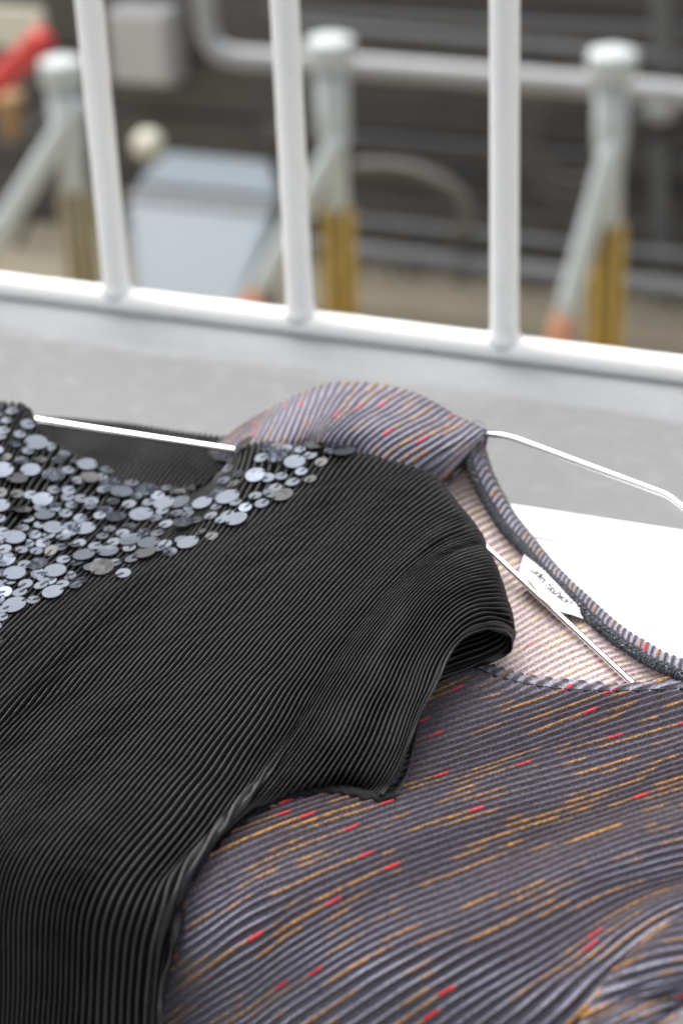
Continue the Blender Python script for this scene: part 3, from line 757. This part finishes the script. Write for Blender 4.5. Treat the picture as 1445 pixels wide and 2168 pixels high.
def bmod(Bp):                                  # pleats pulled flat along two strain lines
    px = PX(Bp)
    def seg(a, b, w_):
        a = np.array(a, float); b = np.array(b, float); d = b - a
        t = np.clip(((px - a) @ d) / d.dot(d), 0, 1)
        return np.exp(-(np.linalg.norm(px - (a + t[..., None] * d), axis=-1) / w_) ** 2)
    edge = np.maximum(seg((540,1715), (440,1800), 18), np.maximum(seg((440,1800), (350,1955), 18), seg((350,1955), (326,2200), 16)))
    return (1 - 0.8 * edge) * (1 - 0.35 * np.maximum(seg((860,1240), (790,1440), 34), seg((790,1440), (720,1540), 26)))
B, q, x = loft(keys, 0.0028, 230, m=8, npre=24, su=3.0, st=5, keep=30, pf=lambda g: 1.0 if g < 17 else (0.85 if g < 19 else (0.56 if g < 22 else 0.70)))
print("black ribs", x)
BF, BD, BN = None, None, None
BF, BD, BN = sheet("front_panel", B, q, 0.0045, btop, [MB, MB], flip=True, seed=3, prof=1.3, jitter=0.34, mod=bmod, nominal=0.0028, s0=24)
FRONT_BASE = B

# back panel seen inside the neck opening
KK = [
 [(0,1010,.017),(35,950,.0195),(60,915,.022),(85,882,.024)],
 [(75,1020,.017),(115,955,.0195),(145,912,.022),(165,886,.024)],
 [(190,1070,.017),(240,990,.0195),(280,940,.022),(310,903,.024)],
 [(300,1090,.017),(360,1005,.0195),(405,955,.022),(440,922,.024)],
 [(400,1090,.017),(460,1015,.0195),(520,962,.022),(560,935,.024)],
 [(470,1080,.017),(540,1010,.0195),(600,968,.022),(650,945,.024)],
]
keys = [(None, pts(L, YH_B)) for L in KK]
B, q, x = loft(keys, 0.0030, 80, m=8)
sheet("back_panel", B, q, 0.0030, btop, [MB, MB], flip=False, seed=13, prof=1.2, jitter=0.10)
# underside of the sleeve showing past the hem
SK = [
 [(858,1478,.012),(840,1560,.012),(815,1630,.012),(780,1672,.012)],
 [(872,1480,.012),(856,1560,.012),(832,1632,.012),(792,1682,.012)],
 [(884,1484,.012),(868,1566,.012),(848,1640,.012),(806,1688,.012)],
 [(892,1492,.013),(879,1570,.013),(861,1648,.013),(838,1684,.013)],
]
keys = [(None, pts(L, YH_B)) for L in SK]
B, q, x = loft(keys, 0.0030, 40, m=8)
sheet("sleeve_underside", B, q, 0.0009, btop, [MB, MB], flip=True, seed=17)
# gathered seam allowance along the underarm
UP = [(395,1872,.004),(450,1792,.007),(505,1748,.0085),(548,1714,.0095),(592,1690,.0105),(640,1676,.0115),(700,1670,.012),(752,1678,.0125),(800,1688,.0125),(835,1682,.0125)]
SP = catmull([U(*p) for p in UP], 260)
wu = wob(91, 5, 100, 400)
V = []; F = []; ns = 14
Tt = np.gradient(SP, axis=0); Tt /= np.linalg.norm(Tt, axis=1)[:, None]
for i, (p, t_) in enumerate(zip(SP, Tt)):
    s = _n(np.cross(t_, [0, 0, 1])); b = np.cross(s, t_)
    L = i / 259
    r0 = 0.0012 + 0.0013 * min(1, max(0, (L - 0.12) * 4))
    for k in range(ns):
        a = 2 * math.pi * k / ns
        r_ = r0 * (1 + 0.13 * math.sin(2 * a + i * 0.42 + 2.2 * float(wu(L * 0.12))) + 0.30 * float(wu(L * 0.3 + k * 0.012)))
        V.append(p + s * math.cos(a) * r_ * 1.2 + b * math.sin(a) * r_ * 0.7)
for i in range(259):
    for k in range(ns): F.append((i * ns + k, i * ns + (k + 1) % ns, (i + 1) * ns + (k + 1) % ns, (i + 1) * ns + k))
F.append(tuple(range(ns))[::-1]); F.append(tuple(259 * ns + k for k in range(ns)))
link("underarm_seam", py_mesh("underarm_seam", V, F, True), plain("gathered_black_seam", (0.010, 0.0097, 0.011), 0.75, var=0.6, scale=900, bump=0.8, bdist=0.0006, spec=0.2), btop)
# turned sleeve hem
hemc = BD[-1][6:][::6]
link("sleeve_hem", tube("sleeve_hem", hemc, 0.0012, n=170, sides=8, rfun=lambda f, i: 0.0007 + 0.00012 * math.sin(i * 2.1)), MB, btop)

# sequins --------------------------------------------------------------------------
def sequin_mesh(name, r, hole, hx, cup, seg=18):
    """cupped disc with a real hole at (hx, 0)"""
    V = []; F = []
    th = 0.00018
    for lay in (0, 1):
        for ring, f in ((0, 0.0), (1, 0.5), (2, 1.0)):
            for k in range(seg):
                a = 2 * math.pi * k / seg
                ix, iy = hx + hole * math.cos(a), hole * math.sin(a)
                ox, oy = r * math.cos(a), r * math.sin(a)
                xx, yy = ix * (1 - f) + ox * f, iy * (1 - f) + oy * f
                zz = -cup * (1 - (xx * xx + yy * yy) / (r * r)) + (0 if lay == 0 else -th)
                V.append((xx, yy, zz))
    o_ = 3 * seg
    for g in range(2):
        for k in range(seg):
            a, b = g * seg + k, g * seg + (k + 1) % seg; c, d = a + seg, b + seg
            F.append((a, c, d, b)); F.append((o_ + b, o_ + d, o_ + c, o_ + a))
    for k in range(seg):
        k2 = (k + 1) % seg
        F.append((2 * seg + k, o_ + 2 * seg + k, o_ + 2 * seg + k2, 2 * seg + k2))
        F.append((k2, o_ + k2, o_ + k, k))
    return py_mesh(name, V, F, False)
RS, RL = 0.0036, 0.0060
ME_S = sequin_mesh("sequin", RS, 0.0005, 0.0, 0.00003); ME_S.materials.append(M_SEQ)
ME_L = sequin_mesh("sequin_large", RL, 0.0005, RL * 0.74, 0.00006); ME_L.materials.append(M_SEQ)
ME_SD = ME_S.copy(); ME_SD.materials[0] = M_SEQD
ME_LD = ME_L.copy(); ME_LD.materials[0] = M_SEQD
def thread_mesh(x0, L):
    return tube("thread", [(x0, 0, 0.0000), (x0 + L * .33, 0, 0.0004), (x0 + L * .66, 0, 0.0003), (x0 + L, 0, -0.0003), (x0 + L + 0.0008, 0, -0.0012)], 0.00025, n=10, sides=5)
TH_S = thread_mesh(0, RS + 0.0006); TH_S.materials.append(M_THREAD)
TH_L = thread_mesh(RL * 0.74, RL * 0.26 + 0.0012); TH_L.materials.append(M_THREAD)
SEQ = """s28,878 s17,899 s7,919 s2,933 s58,905 s42,928 s32,948 l77,947 s106,953 s59,964 S15,976 s47,985 S87,983 s137,970 s123,984 S160,988 s144,1005
l5,1006 l66,1005 l114,1016 L36,1024 l185,995 L190,1022 s167,1025 s225,1003 s215,1020 s-4,885 s-5,962 S3,1050 S37,1055 s65,1056 l91,1067 s114,1047 s145,1047
s143,1060 s171,1064 s195,1070 s193,1081 s118,1082 s152,1078 s139,1096 l0,1082 L45,1091 s60,1109 l97,1103 s85,1084 s-2,1107 s171,1107 l113,1128 s86,1120 l149,1131
l181,1130 s49,1128 s6,1134 s74,1140 l31,1150 s60,1160 s46,1174 s93,1158 s78,1177 S113,1173 s128,1168 S158,1164 s170,1159 s105,1143 s135,1146 s-2,1152 s12,1172
l12,1195 s136,1194 s53,1204 l83,1206 l181,1188 s167,1201 s8,1222 l33,1226 s82,1223 l119,1221 s149,1227 s195,1210 s57,1246 s22,1240 s90,1250 s96,1233 s109,1238
s135,1245 l115,1266 s164,1249 s175,1239 s45,1264 s73,1279 s12,1261 s-2,1280 s-4,1247 l34,1292 s10,1300 s6,1316 s-9,1336 s-9,1369 l233,1035 s219,1047 l257,1052
s279,1033 l311,1047 s289,1060 s335,1057 s354,1042 S375,1054 s241,1071 s275,1075 s315,1073 l350,1076 l383,1075 s346,1091 s377,1095 s224,1089 s212,1099 l246,1107
l301,1101 s331,1107 s233,1129 S276,1123 S262,1138 s307,1136 s336,1138 s355,1119 s218,1146 l278,1155 s243,1156 s203,1165 l230,1179 l317,1162 s276,1170 L312,1181
s283,1191 L219,1212 s243,1201 s193,1211 s210,1200 s352,1161 s340,1170 s361,1177 s263,1222 L523,950 s487,1000 s509,1013 s477,1026 S499,1034 l543,1015 L434,1027
S410,1042 S380,1052 s468,1046 s456,1058 l485,1063 s501,1072 s463,1082 l431,1075 s405,1082 s402,1098 s542,1059 s521,1083 s450,1102 s485,1098 s471,1109 l505,1110
s417,1111 l391,1118 s556,1074 s566,956 s556,978 l588,975 S588,953 l625,989 s607,958 s638,961 s659,973 S683,986 L668,955 s699,964 l729,966 s639,1007 s596,1018
s622,1030 S660,1024 s568,1019 s584,1041 S571,1054 L601,1058 l401,1160 s386,1153 S428,1136 S450,1142 s-30,900 s-25,940 l-35,990 s-30,1030 l-40,1060 s-28,1100
s-35,1140 l-38,1180 s-30,1215 l-30,1260 s-25,1310 s-50,1000 s-55,1120 s-50,1240 s-45,930""".split()
fb = FRONT_BASE[:, 24:, :][::4, :150]
fpx = PX(fb).reshape(-1, 2); f3 = fb.reshape(-1, 3)
fN = BN[:, 24:, :][::4, :150].reshape(-1, 3)
view = -_n(ray(300, 1100))
nseq = 0
for k, tok in enumerate(SEQ):
    kind = tok[0]; px, py = [float(v) for v in tok[1:].split(",")]
    i = int(np.argmin(((fpx - (px, py)) ** 2).sum(1)))
    p = f3[i]; nrm = fN[i]
    p = p + (U(px, py, p[2]) - p) * 0.9                          # exact place beside the nearest pleat point
    big = kind in "lL"; dark = kind.isupper()
    tilt = np.array([random.gauss(0, 0.045), random.gauss(-0.03, 0.05), 0])
    if dark: tilt = np.array([random.gauss(0, 0.14), random.gauss(0.02, 0.16), 0])
    nn = _n(nrm * 0.75 + np.array([0, -0.05, 0.25]) + tilt)
    lift = (0.0036 if big else 0.0027) + random.random() * 0.0006
    ax = np.array([0.55 + random.gauss(0, 0.25), 0.85, 0.0])     # hole side points to the shoulder
    if dark or random.random() < 0.25: ax = -ax
    ax = _n(ax - nn * ax.dot(nn)); ay = np.cross(nn, ax)
    c = p + nn * lift
    o = bpy.data.objects.new("sequin", (ME_LD if dark else ME_L) if big else (ME_SD if dark and random.random() < 0.8 else ME_S))
    COL.objects.link(o); o.parent = btop; o.matrix_parent_inverse = Matrix.Translation(-btop.location)
    sc = random.uniform(0.90, 1.10)
    o.matrix_basis = Matrix([[ax[r] * sc, ay[r] * sc, nn[r] * sc, c[r]] for r in range(3)] + [[0, 0, 0, 1]])
    th = bpy.data.objects.new("thread", TH_L if big else TH_S); COL.objects.link(th); th.parent = o
    nseq += 1
print("sequins", nseq)
# frayed threads at the torn neck corner
link("loose_thread", tube("loose_thread", [U(-5,861,.049),U(12,857,.051),U(30,858,.052),U(50,855,.054)], 0.00018, n=20, sides=5), M_THREAD, btop)

# hanger of the black top
bar = [U(-60,868,.0345),U(40,883,.0345),U(280,920,.0355),U(520,957,.034),U(600,972,.030),U(680,990,.028)]
hang("chrome_hanger", "straight chrome hanger bar lying across the black top's neck opening", "hanger",
     [("lower_bar", bar, (0.0050, 0.0030), 60)], U(280, 920, .035))

# ------------------------------------------------------------------ the yard below, out of focus
o = link("ground", py_mesh("ground", [(-300, Y_RAIL + 0.35, GROUND_Z), (300, Y_RAIL + 0.35, GROUND_Z), (300, 900, GROUND_Z), (-300, 900, GROUND_Z)], [(0, 1, 2, 3)]),
         plain("sandy_ground", (0.36, 0.32, 0.24), 0.95, var=0.3, scale=3, bump=0.3, bdist=0.01))
prop(o, "sandy beige ground of the yard behind the railing", kind="structure")
YW = 7.2
M_BOARD = plain("dark_stained_boards", (0.095, 0.087, 0.082), 0.7, var=0.35, scale=6, bump=0.3, bdist=0.004)
M_PIPE = plain("grey_pipe_paint", (0.30, 0.31, 0.32), 0.45, var=0.15, scale=12)
M_DPIPE = plain("dark_grey_pipe", (0.12, 0.125, 0.13), 0.5, var=0.2, scale=12)
M_POST = plain("pale_grey_post", (0.47, 0.51, 0.51), 0.5, var=0.12, scale=10)
M_YEL = plain("yellow_plastic", (0.52, 0.33, 0.05), 0.5, var=0.2, scale=15)
M_BRN = plain("brown_plastic", (0.09, 0.07, 0.045), 0.6, var=0.2, scale=15)
M_ORG = plain("orange_plastic", (0.55, 0.25, 0.15), 0.5, var=0.15, scale=15)
M_SILV = plain("silver_blue_paint", (0.155, 0.185, 0.21), 0.6, var=0.06, scale=5, bump=0)
M_DARK = plain("black_rubber", (0.03, 0.03, 0.032), 0.6, var=0.2, scale=15)
M_CREAM = plain("cream_plastic", (0.66, 0.65, 0.53), 0.45, var=0.08, scale=10)
M_RED = plain("red_paint", (0.55, 0.045, 0.04), 0.4, var=0.12, scale=10)
M_BOX = plain("pale_grey_box", (0.50, 0.50, 0.50), 0.5, var=0.06, scale=10)
M_TAN = plain("terracotta", (0.38, 0.24, 0.12), 0.8, var=0.2, scale=12)
M_MOSS = plain("moss", (0.06, 0.085, 0.03), 0.95, var=0.5, scale=25, bump=0.6, bdist=0.02)

wall = empty("boarded_wall", (0, YW, GROUND_Z), "dark brown wall of horizontal boards across the yard", "wall")
link("wall_core", box_mesh("wall_core", (-14, YW + 0.03, GROUND_Z - 0.2), (7, YW + 0.25, -0.45)), M_BOARD, wall)
zz = GROUND_Z + 0.02; k = 0
while zz < -0.6:
    bh = 0.26 + 0.02 * math.sin(k * 2.3)
    link("board", box_mesh("board", (-14, YW - 0.03 - 0.012 * (k % 2), zz), (7, YW + 0.028, zz + bh - 0.018), 0.006), M_BOARD, wall)
    zz += bh; k += 1
moss = []
V = []; F = []
for i in range(500):
    x = random.uniform(-3, 3); y = YW - 0.06 - abs(random.gauss(0, 0.05)); h = random.uniform(0.02, 0.07)
    n0 = len(V); a = random.uniform(0, 6.28); dx, dy = math.cos(a) * 0.02, math.sin(a) * 0.02
    V += [(x - dx, y - dy, GROUND_Z), (x + dx, y + dy, GROUND_Z), (x + random.gauss(0, .02), y + random.gauss(0, .02), GROUND_Z + h), (x - dy, y + dx, GROUND_Z + .005)]
    F += [(n0, n0 + 1, n0 + 2), (n0 + 1, n0 + 3, n0 + 2), (n0 + 3, n0, n0 + 2)]
prop(link("moss", py_mesh("moss", V, F), M_MOSS), "green moss and weeds along the foot of the dark wall", "moss", kind="stuff")

YP = 5.3                                       # fence posts with caps, braces and warning sleeves
def wpx(px, py, y, n):                         # width in metres of n source pixels at that spot
    return n / FPX * float(((UY(px, py, y) - CAM) @ AX)[2])
def post(label_, px, py, cap_w, sleeve_py, brace, bw, sleeve_mat):
    P = UY(px, py, YP); r_ = wpx(px, py, YP, 72) / 2; rc = wpx(px, py, YP, cap_w) / 2
    e = empty("fence_post", (P[0], YP, GROUND_Z), label_, "post", "pale fence posts in the yard")
    zt = P[2]; r2 = r_ * 0.80; zc = zt - 0.28
    link("pole", lathe("pole", [(r2, 0), (r2, zc - 0.03 - GROUND_Z), (r_, zc - GROUND_Z), (r_, zt - 0.09 - GROUND_Z)], (P[0], YP, GROUND_Z), sides=20), M_POST, e)
    link("cap", lathe("cap", [(r_, 0), (rc * 0.98, 0.0005), (rc, 0.004), (rc, 0.066), (rc * 0.97, 0.074), (rc * 0.93, 0.0755), (rc * 0.3, 0.0895)], (P[0], YP, zt - 0.0895), sides=20), M_POST, e)
    zs = UY(px + 10, sleeve_py, YP)[2]
    sl = link("warning_sleeve", lathe("warning_sleeve", [(r2 * 1.05, 0), (r2 * 1.05, zs - GROUND_Z - 0.3)], (P[0], YP, GROUND_Z + 0.3), sides=20), M_BRN, e)
    for a in range(7):
        an = a * 2 * math.pi / 7 + 0.42
        c = np.array([P[0] + math.cos(an) * r2 * 1.10, YP + math.sin(an) * r2 * 1.10, 0])
        link("stripe", tube("stripe", [(c[0], c[1], GROUND_Z + 0.3), (c[0], c[1], zs)], r2 * 0.27, n=3, sides=8), sleeve_mat, sl)
    if brace:
        (ax_, ay_), (bx_, by_), yb = brace
        A = UY(ax_, ay_, YP - 0.02); Bp = UY(bx_, by_, yb)
        rb_ = wpx(bx_, by_, yb, bw) / 2
        br = link("brace", tube("brace", [A, (A + Bp) / 2, Bp], rb_, n=12, sides=14), M_POST if bw < 60 else M_PIPE, e)
        D = _n(Bp - A)
        link("brace_end", tube("brace_end", [Bp, Bp + D * 0.05, Bp + D * 0.10], rb_ * 1.04, n=6, sides=14), M_ORG, br)
    return e
post("pale capped post with a brace reaching out past the left picture edge", 128, 118, 92, 400, ((172, 215), (-35, 545), YP - 0.12), 50, plain("faded_yellow_plastic", (0.42, 0.36, 0.20), 0.6, var=0.2, scale=15))
post("pale capped post with yellow sleeve behind the middle railing bar", 697, 72, 104, 440, ((722, 285), (548, 615), YP - 0.12), 46, M_YEL)
post("pale capped post with yellow sleeve right of the right railing bar", 1296, 98, 106, 478, ((1298, 300), (1196, 668), YP - 0.12), 50, M_YEL)

YQ = 5.75
def bgtube(name, label_, cat, L, wpix, y, mat, n=None, sides=14, group=None):
    P = [UY(a, b, y) for a, b in L]
    o_ = link(name, tube(name, P, wpx(L[0][0], L[0][1], y, wpix) / 2, n=n or len(L) * 8, sides=sides), mat)
    return prop(o_, label_, cat, group)
bgtube("bent_pipe", "thick grey pipe that bends and runs level behind the posts", "pipe",
       [(425,-160),(430,-60),(434,20),(440,72),(458,104),(495,120),(560,126),(700,136),(1040,162),(1300,186),(1600,214)], 48, YQ, M_PIPE, n=90)
bgtube("conduit", "thin dark conduit running just above the bent grey pipe", "pipe", [(600,50),(900,78),(1200,104),(1600,142)], 26, 6.9, M_DPIPE, group="dark conduits on the wall")
bgtube("conduit", "upright grey conduit at the top right of the dark wall", "pipe", [(1398,-120),(1404,60),(1410,150)], 52, 6.9, M_DPIPE, group="dark conduits on the wall")
bgtube("conduit", "upright dark conduit below the round meter", "pipe", [(1392,300),(1396,420),(1402,560)], 40, 6.9, M_DPIPE, group="dark conduits on the wall")
bgtube("low_pipe", "grey pipe running level near the foot of the dark wall", "pipe", [(560,512),(800,540),(1040,568),(1300,598),(1600,634)], 46, 6.6, M_DPIPE)
bgtube("low_pipe", "slim grey pipe level above the lowest pipe", "pipe", [(560,448),(800,474),(1040,500),(1300,528),(1600,562)], 24, 6.7, M_DPIPE)
for k_, (y0_, y1_, w_, lab_) in enumerate(((268, 352, 18, "thin dark conduit at mid height of the dark wall"), (322, 410, 30, "dark conduit just above the sagging hose"),
        (402, 494, 16, "thin dark conduit just below the sagging hose"),
        (206, 282, 12, "thin black cable strung below the bent grey pipe"), (20, 70, 14, "thin cable along the top of the wall"))):
    bgtube("conduit", lab_, "pipe", [(560, y0_), (1000, (y0_ + y1_) / 2), (1600, y1_)], w_, 6.95, M_DPIPE if k_ not in (1, 3) else M_DARK, group="dark conduits on the wall")
bgtube("garden_hose", "dull grey hose sagging against the wall between middle and right bars", "hose", [(750,352),(830,352),(900,368),(955,396),(985,432),(990,470),(965,500)], 30, 6.6, plain("hose_rubber", (0.13, 0.12, 0.11), 0.6), n=60)
hc = []
for i in range(70):
    a = i / 69 * 2 * math.pi * 2.6; rad = 90 + i * 0.9
    hc.append((1215 + math.cos(a) * rad * 0.82, 285 + math.sin(a) * rad))
bgtube("coiled_hose", "dark coiled hose hanging behind the right post", "hose", hc, 15, 6.75, plain("coil_rubber", (0.10, 0.09, 0.085), 0.6), n=240, sides=8)
# round meter with its bracket
P = UY(1394, 246, 6.7); r_ = wpx(1394, 246, 6.7, 64) / 2
e = empty("round_meter", P + np.array([0, 0.2, 0]), "small round grey meter on the wall right of the right post", "meter")
link("dial", lathe("dial", [(r_ * 0.9, 0), (r_, 0.02), (r_, 0.08), (r_ * 0.85, 0.1)], P + np.array([0, 0.1, 0]), (0, -1, 0.3), 20), M_PIPE, e)
link("bracket", box_mesh("bracket", P + np.array([-0.12, 0.1, -0.07]), P + np.array([0.0, 0.44, -0.03]), 0.004), M_DPIPE, e)
# meter cabinet
e = empty("meter_box", UY(292, 175, 7.0), "pale grey box on the wall between the left and middle bars", "box")
a, b = UY(236, 176, 7.0), UY(352, 26, 7.0)
link("case", box_mesh("case", (a[0], 7.0, a[2]), (b[0], YW - 0.045, b[2]), 0.02), M_BOX, e)
link("door", box_mesh("door", (a[0] + 0.015, 6.985, a[2] + 0.02), (b[0] - 0.015, 6.999, b[2] - 0.02), 0.004), M_BOX, e)
# silver bin with sloping lid
YC = 5.9
e = empty("silver_bin", (UY(430, 600, YC)[0], YC, GROUND_Z), "pale silver-blue bin with a sloping lid beside the middle post", "bin")
a, b = UY(268, 430, YC), UY(584, 430, YC)
x0, x1, z1 = a[0], b[0], (a[2] + b[2]) / 2
def wedge(name, fr, bk, z0f, z1f, z0b, z1b, mat, parent, bev=0.02):
    import bmesh
    (fx0, fx1, fy), (gx0, gx1, gy) = fr, bk
    V = [(fx0, fy, z0f), (fx1, fy, z0f), (gx1, gy, z0b), (gx0, gy, z0b), (fx0, fy, z1f), (fx1, fy, z1f), (gx1, gy, z1b), (gx0, gy, z1b)]
    me = py_mesh(name, V, [(0, 3, 2, 1), (4, 5, 6, 7), (0, 1, 5, 4), (1, 2, 6, 5), (2, 3, 7, 6), (3, 0, 4, 7)])
    bm = bmesh.new(); bm.from_mesh(me)
    bmesh.ops.bevel(bm, geom=bm.edges[:], offset=bev, segments=3, affect='EDGES', profile=0.5); bm.to_mesh(me); bm.free()
    return link(name, me, mat, parent)
hb = z1 - GROUND_Z
yfr = YC - 0.62
def slab(name, L, y0, y1, mat, th=0.05):
    pass
# sloping front hood, seam and upper lid
c0 = UY(290, 690, yfr); c1 = UY(482, 690, yfr)
wedge("body", (c0[0], c1[0], yfr), (x0, x1, YC), GROUND_Z, c0[2], GROUND_Z, z1, M_SILV, e, 0.03)
wedge("seam", (x0 + 0.012, x1 - 0.012, YC - 0.03), (x0 + 0.012, x1 - 0.012, YC + 0.10), z1 - 0.05, z1 + 0.005, z1 - 0.05, z1 + 0.022, M_DPIPE, e, 0.008)
d0, d1 = UY(350, 316, YC + 0.36), UY(574, 326, YC + 0.36)
wedge("lid", (x0 + 0.02, x1 - 0.005, YC + 0.05), (d0[0], d1[0], YC + 0.36), z1 - 0.02, z1 + 0.045, z1 - 0.02, d0[2], M_SILV, e, 0.025)
# globe lamp
P = UY(314, 306, 6.35); r_ = wpx(314, 306, 6.35, 64) / 2
e = empty("globe_lamp", (P[0], P[1], GROUND_Z), "cream globe on a short stem behind the silver bin", "lamp")
gl = [(r_ * math.sin(math.radians(t_)) + 0.004, -r_ * math.cos(math.radians(t_))) for t_ in range(8, 180, 12)]
link("globe", lathe("globe", gl, P, sides=22), M_CREAM, e)
link("stem", lathe("stem", [(0.03, 0), (0.02, P[2] - r_ - GROUND_Z + 0.01)], (P[0], P[1], GROUND_Z), sides=12), M_DPIPE, e)
# red pipe, cream board, clay pot at the upper left
bgtube("red_pipe", "bright red curved pipe at the upper left picture edge", "pipe", [(-120,235),(-60,205),(0,168),(45,128),(76,98),(94,78)], 56, 5.5, M_RED, n=50)
bgtube("cable", "thin dark cable slung under the red pipe", "cable", [(-80,690),(0,590),(60,470),(110,390)], 14, 6.9, M_DARK)
P0, P1 = UY(-60, 96, 6.8), UY(86, 22, 6.8)
o = link("cream_board", box_mesh("cream_board", (P0[0], 6.8, P0[2]), (P1[0], 6.84, P1[2]), 0.006), M_CREAM)
prop(o, "cream board leaning on the wall above the red pipe", "board")
P = UY(28, 290, 6.6)
e = empty("clay_pot", P, "tan clay pot on a bracket below the red pipe", "pot")
pr = wpx(28, 290, 6.6, 60) / 2
link("pot_body", lathe("pot_body", [(pr * 0.6, 0), (pr * 0.95, 0.13), (pr * 0.97, 0.14)], P, sides=18), M_TAN, e)
link("rim", lathe("rim", [(pr * 1.1, 0.1405), (pr * 1.1, 0.17), (pr * 0.9, 0.17)], P, sides=18), M_TAN, e)
link("bracket", box_mesh("bracket", P + np.array([-0.02, -0.03, -0.03]), P + np.array([0.02, 0.57, -0.001]), 0.004), M_DPIPE, e)
